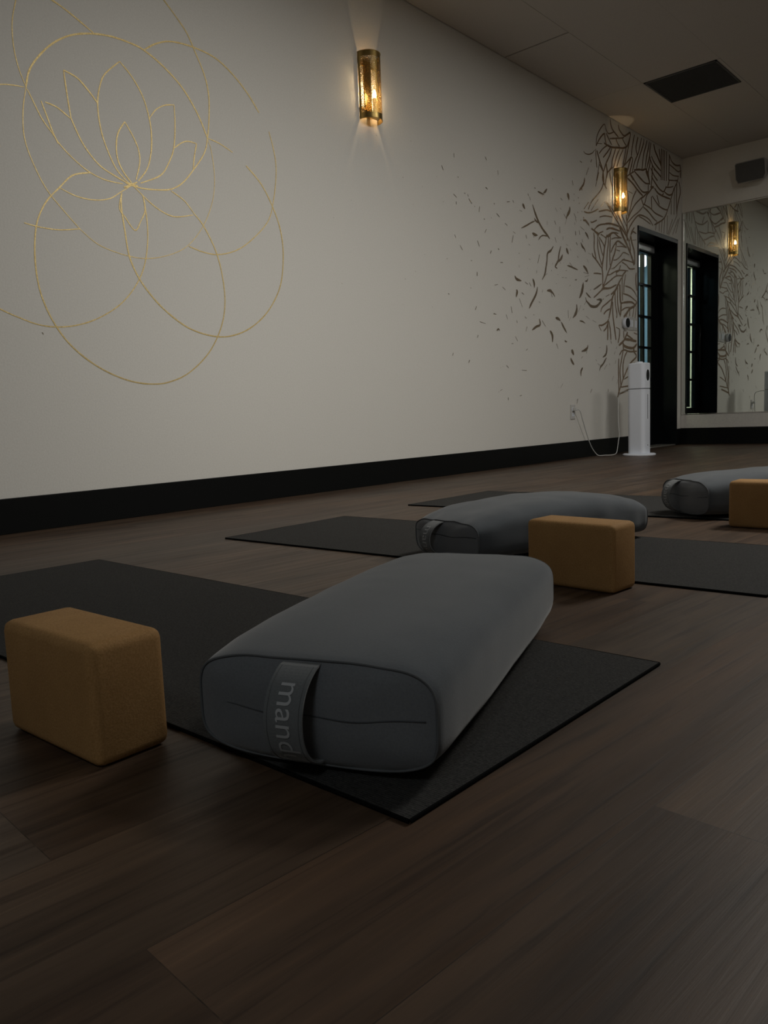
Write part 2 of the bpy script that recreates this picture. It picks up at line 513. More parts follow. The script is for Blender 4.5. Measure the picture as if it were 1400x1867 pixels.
LEAF_STROKES = (
    "89:6285_2546,6300_2617,6350_2684,6436_2751,6471_2713,6515_2694,6611_2729 127:6545_2818,6560_2771,6604_2737,6701_2708 "
    "133:6702_2811,6717_2776,6763_2755,6817_2744,6880_2772,6936_2798,6935_2762,6895_2700,6871_2668 98:6817_2744,6793_2723,6671_2692,6536_2658 "
    "115:6285_2546,6334_2601,6392_2651,6442_2681 62:6306_2569,6391_2585 145:6442_2681,6446_2644,6470_2599 124:6471_2688,6507_2658,6572_2616 "
    "121:6655_2682,6685_2653,6723_2636 113:6778_2713,6824_2684,6863_2670 143:6427_2599,6492_2595,6580_2598,6685_2618,6793_2638,6871_2668 "
    "93:6492_2595,6404_2548,6340_2496 110:6550_2592,6491_2541,6411_2480 131:6572_2590,6535_2525,6468_2448,6416_2368 "
    "124:6647_2600,6609_2541,6578_2483,6563_2429,6496_2378 111:6723_2613,6669_2547,6623_2467,6608_2438 108:6793_2625,6730_2553,6668_2457 "
    "130:6855_2658,6823_2573,6792_2501 141:6935_2768,6919_2725,6895_2667,6871_2609,6823_2514,6760_2462 139:7024_2802,7000_2743,6975_2684,6959_2608 "
    "110:6958_2601,6886_2547,6791_2481 143:6958_2601,6918_2540,6854_2421 141:6958_2601,6983_2580,6950_2507,6917_2440 "
    "153:7098_2798,7065_2731,7056_2689,7081_2640 129:7173_2809,7139_2734,7098_2657,7031_2577,6974_2471 "
    "133:7224_2813,7215_2771,7148_2668,7097_2590,7064_2516 139:7292_2815,7266_2762,7215_2669,7181_2539 143:7344_2813,7318_2745,7283_2670,7249_2560 "
    "148:7379_2814,7353_2739,7344_2682,7283_2560 165:7362_2686,7353_2615,7318_2539,7344_2475 200:7441_2814,7476_2759,7530_2721,7613_2654 "
    "146:7388_2698,7459_2650,7604_2609 150:7370_2660,7441_2605,7604_2559 150:7370_2591,7459_2531,7531_2506 182:7566_2799,7585_2733,7604_2666 "
    "179:7621_2811,7614_2526 184:7658_2812,7651_2533 179:7695_2813,7688_2536 179:7742_2816,7735_2541 187:7809_2801,7792_2556 "
    "139:7809_2794,7867_2748,7965_2732,8074_2754 108:7809_2708,7906_2698,8025_2685,8084_2704 102:7810_2635,7907_2625,8045_2644 "
    "93:7801_2561,7907_2578,8026_2604 210:8074_2761,8095_2699,8085_2637 70:6066_2456,6099_2445,6160_2452,6221_2477,6256_2506 "
    "102:6277_2520,6283_2460,6296_2376 160:6298_2512,6346_2442,6409_2367,6408_2297 91:6346_2435,6316_2342,6287_2271 86:6207_2422,6186_2396 "
    "70:6151_2347,6109_2283 71:6005_2368,6038_2363 91:6082_2254,6068_2227 141:6468_2442,6481_2375,6466_2327 "
    "147:7015_2499,7114_2523,7198_2536,7283_2553,7344_2475 137:7023_2488,7114_2465,7198_2443 105:6870_2418,6934_2450,7015_2486 130:6934_2443,6998_2409 "
    "106:6409_2367,6422_2300,6385_2230,6299_2158,6201_2091,6138_2016 135:6468_2435,6489_2376,6459_2307,6443_2253 79:6330_2345,6272_2222 "
    "113:6346_2410,6388_2381,6409_2367 72:6496_2378,6548_2413,6608_2444 115:6533_2385,6547_2324,6576_2278 133:6409_2367,6401_2296,6472_2240 "
    "89:6146_2076,6064_2007 106:6063_1988,6131_1990,6213_2009,6319_2052 117:6326_2031,6426_2057,6485_2069,6544_2066 76:6320_2130,6186_2014 "
    "62:6427_2130,6355_2070 136:6449_2134,6529_2089,6649_2018,6787_1939,6866_1914 109:6485_2127,6604_2076,6679_2022 81:6339_1989,6440_2014,6573_2025 "
    "109:6232_1865,6310_1915,6410_1942,6528_1963,6633_1966,6694_1965 112:6468_1906,6542_1930,6632_1933,6725_1930 97:6527_1869,6602_1900,6693_1906 "
    "162:6869_2405,6982_2379,7080_2343,7198_2310 103:6854_2408,6917_2440 146:6950_2447,7080_2384,7198_2344,7318_2366 "
    "132:7015_2493,7147_2451,7266_2432,7353_2448 228:7266_2542,7336_2473,7353_2435 236:7371_2417,7442_2430 120:7318_2366,7198_2296,7147_2280 "
    "180:7318_2435,7318_2366 130:7406_2416,7353_2379,7283_2325,7249_2263,7215_2230 150:7215_2230,7164_2283 108:7198_2303,7046_2215,6948_2131,6867_2038 "
    "121:7063_2334,6981_2245,6932_2149,6883_2081 72:6885_2295,6981_2292 157:7388_2518,7459_2482,7568_2439,7661_2427 103:7441_2591,7531_2574,7604_2552 "
    "167:7406_2626,7406_2556,7388_2427 166:7459_2426,7532_2397,7642_2388,7832_2392 154:7661_2427,7698_2448,7735_2491 117:7614_2383,7679_2416 "
    "102:7716_2480,7831_2501,7908_2523 141:7679_2437,7774_2422,7870_2442,7928_2512 98:7811_2563,7946_2585,8006_2592 168:7811_2570,7773_2498 "
    "131:8025_2641,8016_2594,7928_2504,7851_2395,7775_2287,7681_2185,7460_2094 159:8046_2593,8076_2546,8087_2496,8048_2422,8009_2333,8000_2272 "
    "170:7996_2561,7988_2448,8000_2272 134:7938_2506,7930_2261 135:7861_2382,7862_2250 132:7406_2346,7551_2286,7680_2272,7775_2280 172:7388_2336,7398_2225 "
    "171:7514_2372,7569_2296 118:7232_2240,7371_2228,7478_2203,7662_2196 133:7215_2213,7318_2191,7460_2143,7515_2137 "
    "98:7215_2223,7113_2158,6997_2099,6883_2027 118:6866_1931,6947_2017,7079_2112,7180_2135,7336_2124,7425_2081 91:7113_2117,7232_2108,7371_2087 "
    "179:6851_2089,6867_2018,6866_1917 133:6869_2292,6892_2223,6875_2093 131:6772_2063,6867_1984 141:6695_2058,6741_2019,6850_1928 117:7515_2137,7479_2046 "
    "125:7570_2146,7570_2049 125:7643_2172,7616_2045 127:7700_2188,7682_2047 129:7766_2227,7758_2050 105:7892_2210,7777_2053 91:8010_2273,7796_2048 "
    "98:8030_2232,7893_2062 119:8066_2252,7972_2088 98:6996_1970,6947_1929 83:6996_1970,7059_1958 95:6177_1932,6198_1923,6289_1956 109:6049_1943,6062_1933 "
    "95:6005_1914,6012_1911 126:6049_1919,6102_1921,6149_1894 100:6197_1876,6252_1862,6337_1849 85:5954_1967,5961_1964 77:6026_1984,6033_1982 "
    "141:6082_2242,6061_2201,6027_2171,5987_2139 133:6027_2171,6033_2148 90:5981_2041,5988_2038 95:5969_2081,5976_2078 "
    "148:6188_1873,6228_1867,6291_1848,6309_1825 89:6246_1878,6311_1912,6386_1940 104:6328_1857,6403_1882 96:6356_1853,6450_1837 232:6300_1828,6319_1856 "
    "136:6228_1847,6241_1808,6235_1725,6252_1686,6270_1643 123:6202_1680,6215_1657,6261_1638,6325_1604,6371_1576 "
    "133:6305_1825,6300_1791,6303_1734,6335_1659,6380_1593 133:6323_1807,6364_1725,6401_1680 109:6328_1824,6402_1780,6421_1757 "
    "174:6460_1846,6450_1807,6425_1750,6410_1689,6390_1624,6380_1577,6389_1527,6388_1435 151:6498_1852,6497_1793,6477_1723,6467_1641,6461_1569 "
    "144:6537_1857,6531_1797,6525_1703,6529_1619 188:6460_1851,6517_1863,6547_1875 113:6479_1857,6557_1890,6615_1898,6695_1879,6755_1875 "
    "81:6556_1839,6635_1862,6715_1869 138:6545_1727,6594_1784,6674_1838,6755_1831,6857_1806 162:6654_1818,6624_1741,6584_1685,6544_1620,6524_1584 "
    "88:6664_1793,6755_1805,6837_1807 75:6654_1762,6724_1762 242:6716_1968,6756_1922,6816_1870,6910_1795,6962_1739,7015_1674 "
    "171:6736_1975,6817_1927,6910_1865,6941_1790 128:6461_1905,6518_1926,6606_1931,6715_1929 123:6414_1940,6480_1958,6577_1969,6705_1967 "
    "205:6869_1965,6869_1921 121:7017_2075,6932_2005,6869_1925 179:6869_1925,6868_1868 127:7017_2004,6953_1950,6931_1895,6910_1865 "
    "205:6942_1931,6963_1868,7016_1790,7021_1684 85:6974_1962,7060_1957 63:6973_1887,7059_1903 89:6593_1669,6653_1680,6734_1720,6795_1758,6909_1751 "
    "91:6553_1592,6612_1607,6713_1661,6815_1708 97:6764_1693,6877_1698,7015_1692 108:6764_1672,6856_1656,6919_1632,7026_1644 "
    "91:6465_1531,6533_1542,6612_1572,6712_1596,6887_1611 122:6733_1642,6702_1595,6652_1572,6661_1543 145:6846_1606,6794_1574,6773_1546 "
    "101:6407_1432,6532_1491,6651_1542,6773_1555 138:6524_1593,6475_1532,6407_1441 89:6222_1518,6286_1525,6361_1528 "
    "117:6359_1394,6397_1419,6454_1420,6541_1432,6651_1468 305:6388_1439,6406_1419 172:7058_1612,7047_1543,7069_1454 "
    "123:6223_1321,6283_1351,6359_1391,6406_1408,6532_1428,6641_1464 115:6347_1213,6376_1253,6452_1289,6560_1340 115:6403_1198,6452_1229,6520_1251 "
    "70:6444_1348,6511_1371 73:6386_1317,6405_1327 155:6752_1536,6671_1463,6620_1415,6541_1373 "
    "193:6711_1497,6650_1435,6580_1364,6560_1323,6539_1261,6499_1168 124:6499_1163,6450_1130,6373_1104,6317_1101 137:6489_1146,6450_1087,6401_1057 "
    "76:6307_1100,6354_1056 170:6479_1141,6478_1067,6473_985 146:6499_1146,6527_1070,6536_988 101:6536_979,6546_958 "
    "179:6574_1316,6578_1203,6607_1096,6636_993 149:6620_1415,6629_1294,6658_1218,6648_1182 144:6675_1446,6669_1341,6689_1255,6729_1201 "
    "220:6716_1476,6725_1345,6740_1303,6729_1214 139:6773_1569,6762_1480,6771_1340 137:6835_1576,6803_1484,6797_1413 "
    "157:6750_1317,6833_1332,6960_1342,7036_1321 112:6740_1250,6833_1283,6938_1294 201:7068_1356,7025_1316,6917_1281,6853_1236,6791_1200 "
    "132:7014_1315,6970_1194 134:7057_1318,7024_1193 140:6917_1272,6917_1218 122:6853_1227,6843_1199 113:6782_1403,6907_1396,7014_1369,7068_1356 "
    "105:6824_1473,6939_1466,7025_1434,7068_1397 147:6708_1089,6707_1036,6676_968 75:6637_1102,6708_1091 156:6790_1080,6794_1018 40:6790_1080,6852_1079 "
    "102:7002_1073,7073_1063 187:6873_1072,6831_1030,6789_992,6696_948 175:6852_1049,6980_1014 199:6800_1006,6915_1007,7056_1000 "
    "217:6779_992,6778_965,6820_944,6915_934,7001_940,7067_977 290:7001_938,7001_910 230:6778_965,6788_907 123:6747_901,6809_912,6915_902,7067_910 "
    "159:6705_864,6747_901 160:6690_832,6684_734,6688_645,6692_533 152:6778_907,6746_825,6715_735,6724_645,6729_591 "
    "151:6862_901,6809_854,6777_781,6776_691,6781_655 146:7001_901,7056_861,6914_789,6786_664,6729_591,6671_515 92:6797_652,6892_681,6989_703 "
    "108:6734_582,6807_587,6897_594,6989_601 156:6661_494,6692_524,6744_532,6828_548,6934_564 "
)
LOTUS_STROKES = (
    "48:1517_1715,1533_1776,1568_1834,1632_1906,1709_1963,1797_2000,1896_2021,1988_2023,2055_2014,2145_1976,2241_1910,2317_1815,2364_1720 "
    "30:1517_1715,1530_1694,1570_1615,1610_1566,1634_1534,1685_1490,1752_1450,1824_1431,1905_1430 "
    "25:1580_2189,1534_2105,1508_2029,1486_1944,1483_1856,1495_1781,1517_1719 24:1517_1715,1498_1630,1493_1531,1515_1446,1563_1348,1628_1275,1693_1211 "
    "20:1693_1211,1770_1160,1879_1134,1985_1130,2099_1156,2207_1209,2300_1305,2365_1424,2390_1538,2383_1656,2367_1711 "
    "27:1263_1628,1343_1670,1418_1700,1468_1711,1510_1715 45:1496_2091,1580_2092,1652_2079,1709_2061,1762_2038,1822_2010 "
    "39:2016_2352,2107_2310,2174_2258,2232_2209,2285_2157,2326_2085,2368_2002,2386_1920,2381_1821,2364_1720,2339_1646,2272_1559,2207_1489,2146_1452,2088_1438,2011_1429,1957_1429 "
    "44:2055_2014,2118_2059,2199_2093,2316_2105,2437_2094,2535_2049,2623_1982,2686_1912 "
    "33:2744_1837,2772_1738,2777_1644,2748_1500,2704_1396,2598_1296,2498_1231,2391_1197,2303_1196,2220_1213 30:2364_1720,2432_1711,2507_1687 "
    "42:2584_1642,2675_1571,2745_1467,2788_1355,2794_1225,2761_1079,2671_951,2552_862,2427_817,2310_813,2189_842,2089_899,2015_961,1950_1040,1910_1128,1898_1228,1889_1335,1896_1391 "
    "38:2262_1363,2313_1312,2373_1205,2402_1086,2405_963,2370_847,2291_730,2173_636,2063_593,1972_584,1875_595,1774_629,1679_682,1599_751,1542_835,1506_927,1493_1019,1496_1120,1515_1215,1558_1297,1618_1362,1679_1421,1757_1447 "
    "32:1219_950,1277_899,1338_865,1403_839,1487_814,1577_811,1673_830,1764_868,1851_924,1920_995,1970_1075,1999_1167,2010_1272,2002_1391 "
    "36:1937_1434,1879_1486,1837_1575,1819_1649,1816_1735,1833_1809,1862_1864,1933_1932 "
    "37:1933_1932,1986_1886,2033_1818,2058_1733,2063_1661,2054_1586,2029_1516,1981_1456 40:1948_1441,1910_1483,1888_1533,1889_1595,1903_1642,1936_1690 "
    "36:1936_1690,1970_1640,1992_1591,1995_1537,1970_1459 36:1678_1825,1682_1759,1691_1661,1698_1633,1738_1553,1799_1488,1867_1457,1937_1434 "
    "45:1678_1825,1733_1811,1777_1776,1816_1735 35:1573_1681,1589_1636,1610_1575,1629_1533 36:1589_1681,1637_1673,1690_1644 "
    "31:2058_1733,2095_1779,2142_1809,2191_1823 37:2191_1823,2190_1746,2176_1640,2144_1567,2094_1501,1991_1449 35:2176_1635,2222_1669,2258_1682,2300_1681 "
    "38:2300_1681,2282_1615,2272_1559 28:1618_1362,1690_1341,1767_1340,1838_1358,1892_1394,1947_1432 30:1957_1429,2028_1377,2092_1345,2159_1334,2255_1357 "
    "32:2145_1444,2212_1413,2262_1363 32:1893_1386,1880_1325,1903_1292,1947_1244,1977_1285,2003_1336,1997_1399 30:1462_1202,1522_1195,1603_1196,1693_1213 "
    "76:1918_1438,1947_1434,1977_1432 54:1909_1416,1947_1434,1975_1450 "
)
FLECK_STROKES = (
    "85:5999_1862,6068_1842 131:6095_1912,6157_1889 131:5917_1814,5921_1783 129:5981_1827,5989_1797 114:6081_1830,6120_1807,6141_1782 "
    "126:5906_1879,5910_1860 124:5928_1729,5949_1712 127:6027_1766,6040_1744 107:6005_1739,6030_1711,6065_1695,6086_1673 68:6130_1671,6179_1665 "
    "101:5943_1624,5959_1614 83:6112_1620,6133_1594 138:6040_1559,6088_1540,6132_1504 92:6044_1507,6132_1504 76:6069_1473,6149_1494 "
    "76:6122_1466,6104_1444,6069_1441 131:5900_1432,5934_1439 191:6042_1427,6033_1390,6014_1347,5988_1313,5970_1295 364:6023_1356,6018_1332 "
    "93:6085_1350,6129_1329,6173_1314 170:6079_1312,6092_1285,6127_1267,6181_1247,6273_1254,6348_1297,6358_1315,6274_1308 126:6088_1280,6056_1249 "
    "134:5922_1243,5929_1199,5907_1165,5855_1129 95:5995_1240,5955_1185 104:6029_1206,6051_1216 79:6081_1161,6143_1140 84:6197_1133,6261_1121 "
    "67:5970_1115,6027_1112,6071_1099 105:6156_1373,6174_1382 105:6220_1391,6238_1392,6369_1447 137:6457_942,6457_895,6437_859,6379_834 "
    "136:6451_834,6388_780,6340_753,6320_721 89:6284_780,6340_762 82:6247_813,6270_801 108:6460_776,6406_733 142:6509_788,6514_770 138:6634_817,6618_786 "
    "125:6655_935,6640_915 124:6620_890,6599_865 108:6587_679,6557_639 122:6668_649,6652_611 127:6112_928,6103_903,6067_885,6000_870 143:6103_903,6084_856 "
    "99:6021_831,5995_814 184:5829_876,5849_861,5870_837 157:5814_811,5839_783,5872_760 119:6020_740,5988_709,5987_667 159:6178_566,6150_534 "
    "208:6482_564,6477_540 128:5931_485,5913_473 41:6314_913,6342_916 151:5265_1909,5305_1849,5351_1797,5413_1751,5469_1723,5509_1698 "
    "92:5289_1817,5304_1802,5351_1789 85:5304_1800,5241_1776,5179_1748,5103_1717 75:5485_1713,5412_1709,5371_1693,5339_1665 "
    "81:5342_2016,5389_2012,5437_2009 98:5479_2060,5454_2036,5421_2016 83:5409_2000,5416_1997 161:5298_2035,5309_2030 161:5202_1975,5213_1962 "
    "143:5228_1957,5235_1935 131:4920_1869,4956_1877 97:4996_1894,5010_1879 135:5128_1893,5142_1877,5160_1860 71:5081_1840,5118_1836 "
    "112:4886_1719,4921_1709 85:4991_1678,5024_1669 167:4994_1652,4974_1598 163:5165_1680,5176_1654 130:5254_1704,5293_1698,5332_1699 "
    "113:5272_1682,5281_1678 92:5201_1619,5220_1611 114:5563_2152,5567_2141 181:5873_2194,5886_2159 60:5669_2137,5675_2135 107:5682_2028,5712_2017 "
    "191:5791_2084,5808_2062,5817_2035 115:5898_2097,5907_2094 116:5966_2082,5974_2078 103:5979_2041,5987_2038 135:5892_2048,5902_2044 "
    "102:5599_1941,5628_1917 78:5671_1952,5693_1944 151:5829_1987,5823_1953,5778_1904,5773_1882 141:5731_1917,5773_1886 75:5769_1877,5750_1841 "
    "81:5472_1824,5475_1796 149:5588_1843,5604_1817 151:5663_1812,5666_1763 122:5589_1721,5609_1683 141:5895_1947,5930_1919 82:5921_1918,5934_1886 "
    "103:5955_1965,5962_1962 127:5919_1816,5925_1783 133:5979_1829,5990_1796 70:5713_1745,5713_1716 59:5760_1691,5795_1685 105:5926_1728,5948_1709 "
    "130:5562_1650,5523_1613,5473_1586,5463_1532,5445_1477,5428_1427,5386_1382 73:5465_1435,5427_1419 "
    "122:5677_1665,5650_1608,5635_1557,5613_1529,5587_1501,5617_1492 126:5705_1607,5683_1575,5622_1536 158:5764_1664,5781_1641,5802_1621 "
    "115:5826_1668,5839_1650 99:5778_1531,5831_1529,5949_1516 100:5814_1557,5867_1529 138:5355_1563,5326_1496 122:5062_1538,5071_1533 "
    "73:5201_1513,5224_1510 61:5178_1445,5182_1442 60:5064_1454,5065_1435 116:5308_1442,5310_1422 112:5002_1372,5030_1350,5093_1345 115:5142_1342,5180_1328 "
    "137:5200_1343,5226_1320 127:5251_1376,5270_1346,5272_1311 143:5316_1323,5303_1282,5270_1239,5230_1199,5193_1155 148:5278_1243,5230_1199 "
    "128:5020_1274,5031_1261,5015_1221 126:5094_1261,5124_1250 97:5059_1217,5098_1159 105:4946_1152,4959_1106 94:4880_1091,4893_1065 "
    "117:5457_1308,5507_1312,5548_1295,5577_1273 148:5515_1305,5534_1265 77:5392_1308,5387_1289 100:5333_1216,5352_1211 114:5253_1116,5263_1111 "
    "58:5634_1296,5640_1293 125:5925_1242,5924_1207,5905_1171,5858_1129 161:5783_1186,5786_1124 78:5546_1525,5544_1509 147:5528_1470,5527_1460 "
    "54:5620_1445,5632_1446 60:5688_1429,5718_1433 70:5740_1433,5767_1435 76:5750_1488,5768_1492 123:5664_1540,5674_1535 90:5718_1545,5725_1542 "
    "55:5736_1570,5742_1568 96:5597_1377,5604_1373 99:5810_1374,5823_1386 266:5920_1440,5919_1429 76:5948_1617,5954_1614 "
    "138:5336_1090,5348_1060,5339_1041,5293_1029,5229_1000 133:5377_1079,5427_1039 154:5492_1010,5529_976,5528_924 123:5591_917,5614_877 "
    "129:5581_1113,5630_1107,5659_1094 115:5669_1088,5703_1053,5758_1007 68:5721_947,5741_938,5761_939 77:4882_1089,4897_1055 81:4950_1146,4957_1105 "
    "98:5018_1060,5026_1041 110:5130_1092,5152_1080 112:5159_1021,5142_986 105:4997_941,5025_911 60:4944_889,4967_890 114:5139_847,5162_860 "
    "70:4753_970,4777_982,4793_972 101:4872_731,4896_716 54:4792_714,4797_711 46:4821_723,4825_720 80:5078_702,5143_701 108:5126_700,5143_702 "
    "64:4759_538,4768_547 70:4780_551,4809_562 158:4886_504,4883_484 105:5041_514,5067_519 94:5682_607,5646_573 51:5608_581,5614_578 171:5928_484,5911_448 "
    "85:4722_1088,4753_1080 81:5796_1105,5827_1139 66:3865_2044,3870_2042 83:3779_1818,3784_1815 63:3962_1797,3966_1795 60:3871_1678,3874_1676 "
    "112:4303_2066,4305_2040 122:4169_1964,4184_1938 126:4661_2119,4675_2100 93:4811_2060,4815_2032 139:4338_1928,4347_1924 63:4111_1886,4115_1884 "
    "149:4658_1920,4680_1911 97:4287_1811,4321_1795 92:4313_1769,4315_1750 72:4173_1744,4178_1741 134:4409_1840,4417_1835 90:4445_1836,4451_1823 "
    "108:4456_1811,4490_1784 106:4517_1774,4524_1770 124:4581_1781,4572_1745 135:4754_1832,4763_1827 121:4629_1710,4638_1706 80:4713_1730,4719_1727 "
    "133:4785_1769,4822_1751 113:4655_1645,4635_1618 82:4287_1557,4300_1539 103:4344_1497,4369_1471 128:4544_1554,4566_1518 86:4195_1397,4201_1393 "
    "92:4465_1416,4471_1412 167:4709_1509,4696_1488 156:4794_1534,4805_1528 109:4819_1443,4851_1446 184:4531_1347,4530_1321 93:4449_1236,4456_1232 "
    "135:4201_1177,4210_1171 107:4740_1280,4780_1289 83:4839_1278,4878_1260 40:3868_1280,3872_1278 75:3767_1225,3772_1222 43:3737_1072,3740_1070 "
    "36:3967_1394,3970_1392 144:4515_1118,4499_1094 70:4548_1019,4619_1010 84:4716_1082,4752_1083 130:4525_928,4515_910 116:4235_798,4227_780 "
    "125:4418_758,4407_739 36:4026_1079,4030_1077 47:3175_1490,3178_1488 67:3554_2005,3558_2003 39:3321_1607,3323_1605 46:3216_1144,3219_1141 "
    "65:1495_785,1499_777 "
)

# ---------------------------------------------------------------- room shell
bm = bmesh.new()
box(bm, 0, X_R, Y_F, ROOM_L, -0.05, 0)
floor = struct('floor', bm, M_FLOOR)
tag(floor, 'dark brown wood-look plank floor', 'floor')

DY0, DY1, DZ = 7.085, 8.010, 2.033       # door opening
bm = bmesh.new()
box(bm, -0.26, 0, Y_F, DY0, 0, CH + 0.1)
box(bm, -0.26, 0, DY0, DY1, DZ, CH + 0.1)
box(bm, -0.26, 0, DY1, ROOM_L + 0.15, 0, CH + 0.1)
wall_left = struct('wall_left', bm, M_WALL)
tag(wall_left, 'long off-white textured wall painted with gold lines', 'wall')
bm = bmesh.new()
box(bm, 0, X_R, ROOM_L, ROOM_L + 0.15, 0, CH + 0.1)
tag(struct('wall_back', bm, M_WALL), 'narrow end wall above and around the large mirror', 'wall')
bm = bmesh.new()
box(bm, X_R, X_R + 0.15, Y_F, ROOM_L, 0, CH + 0.1)
tag(struct('wall_right', bm, M_WALL), 'plain right wall of the studio out of view', 'wall')
bm = bmesh.new()
box(bm, -0.26, X_R + 0.15, Y_F - 0.15, Y_F, 0, CH + 0.1)
tag(struct('wall_front', bm, M_WALL), 'plain wall behind the viewer', 'wall')

# ceiling: panels with hairline joints, one joint by the long wall wide open
bm = bmesh.new()
xs = [0.0, 0.492, 1.06, 1.65, 2.24, 2.83, 3.42, 4.01, 4.60, 5.19, 5.78, 6.37, 6.96, X_R]
ys = [Y_F, -1.98, -0.83, 0.32, 1.47, 2.62, 3.77, 4.920, 6.07, 7.20, ROOM_L]
for i in range(len(xs) - 1):
    for j in range(len(ys) - 1):
        g = 0.0008
        y0, y1 = ys[j] + g, ys[j + 1] - g
        if i == 0 and abs(ys[j] - 4.92) < 0.01:
            y0 += 0.010
        if i == 0 and abs(ys[j + 1] - 4.92) < 0.01:
            y1 -= 0.004
        x0, x1 = xs[i] + g, xs[i + 1] - g
        if i == 0:
            x0 = 0.006
        if i == 1 and abs(ys[j] - 6.07) < 0.01:          # opening of the return grille
            box(bm, x0, x1, 6.62, y1, CH, CH + 0.015)
            box(bm, 1.035, x1, y0, 6.62, CH, CH + 0.015)
            continue
        box(bm, x0, x1, y0, y1, CH + random.uniform(0, 0.0015), CH + 0.015)
box(bm, -0.2, X_R + 0.1, Y_F, ROOM_L + 0.1, CH + 0.05, CH + 0.08, mi=1)
tag(struct('ceiling', bm, None, mats=[M_CEIL, M_SLOT]), 'greyish ceiling of large flat panels with thin joints', 'ceiling')

# baseboards and the white band under the mirror
bm = bmesh.new()
box(bm, 0, 0.012, Y_F, DY0 - 0.001, 0, 0.1388, 0.002)
box(bm, 0, 0.012, DY1 + 0.001, ROOM_L - 0.014, 0, 0.164, 0.002)
tag(struct('baseboard_left', bm, M_BASE), 'black baseboard along the long painted wall', 'baseboard')
bm = bmesh.new()
box(bm, 0.0, X_R, ROOM_L - 0.014, ROOM_L, 0, 0.164, 0.002)
tag(struct('baseboard_back', bm, M_BASE), 'black baseboard under the mirror wall', 'baseboard')
bm = bmesh.new()
box(bm, 0.002, X_R, ROOM_L - 0.020, ROOM_L, 0.166, 0.300, 0.002)
tag(struct('trim_1', bm, M_TRIM), 'grey-white board running below the mirror', 'trim')


# ---------------------------------------------------------------- painted wall art (thin paint on the long wall)
def strokes(bm, data, x, sub=4, taper=0.35, minw=0.0, gain=1.0, blob=False):
    for num, s in enumerate(data.split()):
        xo = x + num * 4e-6                        # every stroke lies a hair above the last one
        w, pts = s.split(':')
        w = max(int(w) / 10000.0, minw) * gain
        P = [tuple(float(a) / 1000 for a in p.split('_')) for p in pts.split(',')]
        P = catmull(P, sub)
        n = len(P)
        seg = [math.hypot(P[i + 1][0] - P[i][0], P[i + 1][1] - P[i][1]) for i in range(n - 1)]
        tot = sum(seg) or 1e-6
        L, R, acc = [], [], 0.0
        for i, p in enumerate(P):
            a, b = P[max(i - 1, 0)], P[min(i + 1, n - 1)]
            tx, ty = b[0] - a[0], b[1] - a[1]
            q = math.hypot(tx, ty) or 1e-6
            nx, ny = -ty / q, tx / q
            if i:
                acc += seg[i - 1]
            e = min(acc, tot - acc)
            k = taper + (1 - taper) * min(1.0, e / max(0.18 * tot, 1e-6) if tot < 0.5 else e / 0.03)
            if blob and tot < 0.16:
                q_ = acc / tot
                k = 0.25 + 1.1 * math.sin(PI * q_ ** 0.8) ** 0.8
            hw = 0.5 * w * k * (0.88 + 0.24 * noise.noise(Vector((p[0] * 40, p[1] * 40, 0))))
            L.append(bm.verts.new((xo, p[0] + nx * hw, p[1] + ny * hw)))
            R.append(bm.verts.new((xo, p[0] - nx * hw, p[1] - ny * hw)))
        for i in range(n - 1):
            try:
                bm.faces.new((L[i], L[i + 1], R[i + 1], R[i]))
            except ValueError:
                pass
    for f in bm.faces:
        f.normal_update()
        if f.normal.x < 0:
            f.normal_flip()


bm = bmesh.new()
strokes(bm, LOTUS_STROKES, 0.0012, 6, 0.75, 0.0, 1.6)
o = link('lotus_drawing', bm, M_GOLD, wall_left)
o['label'] = 'gold line drawing of a lotus inside overlapping circles'
bm = bmesh.new()
strokes(bm, LEAF_STROKES, 0.0010, 4, 0.8, 0.0, 1.3)
o = link('leaf_mural', bm, M_BRONZE, wall_left)
o['label'] = 'bronze leaf and feather mural around the door corner'
bm = bmesh.new()
strokes(bm, FLECK_STROKES, 0.0008, 5, 0.35, 0.006, 1.5, True)
o = link('paint_flecks', bm, M_FLECK, wall_left)
o['label'] = 'scattered dark bronze flecks drifting across the wall'

# ---------------------------------------------------------------- mirror
m_root = empty('wall_mirror', (0.0, ROOM_L, 0.31))
tag(m_root, 'large frameless wall mirror with chrome edge on the end wall', 'mirror')
bm = bmesh.new()
box(bm, 0.022, 5.6, -0.012, -0.004, 0.0, 1.985)
link('mirror_glass', bm, M_MIRROR, m_root)
bm = bmesh.new()
box(bm, 0.006, 0.024, -0.018, 0, -0.004, 1.992, 0.003)
box(bm, 0.006, 5.61, -0.018, 0, 1.984, 1.996, 0.003)
box(bm, 0.006, 5.61, -0.018, 0, -0.008, 0.002, 0.002)
link('chrome_channel', bm, M_CHROME, m_root)

# ---------------------------------------------------------------- door
door = empty('door_1', (0, 0, 0))
door['kind'] = 'structure'
tag(door, 'black framed glass door with small panes in a deep black reveal', 'door')
bm = bmesh.new()
c = 0.042
box(bm, -0.25, 0.010, DY0, DY0 + 0.014, 0, DZ, 0.002)
box(bm, -0.25, 0.010, DY1 - 0.014, DY1, 0, DZ, 0.002)
box(bm, -0.25, 0.010, DY0, DY1, DZ - c, DZ, 0.003)
link('door_frame', bm, M_DOOR, door)
bm = bmesh.new()
yA, yB = DY0 + 0.014, DY1 - 0.014
glz = [0.38, 0.68, 0.985, 1.285, 1.59, 1.885]
gly = [7.240, 7.412, 7.652, 7.825]
xd0, xd1 = -0.225, -0.185
box(bm, xd0, xd1, yA, gly[0], 0.01, DZ - c, 0.002)
box(bm, xd0, xd1, gly[-1], yB, 0.01, DZ - c, 0.002)
box(bm, xd0, xd1, gly[0], gly[-1], 0.01, glz[0] - 0.01, 0.002)
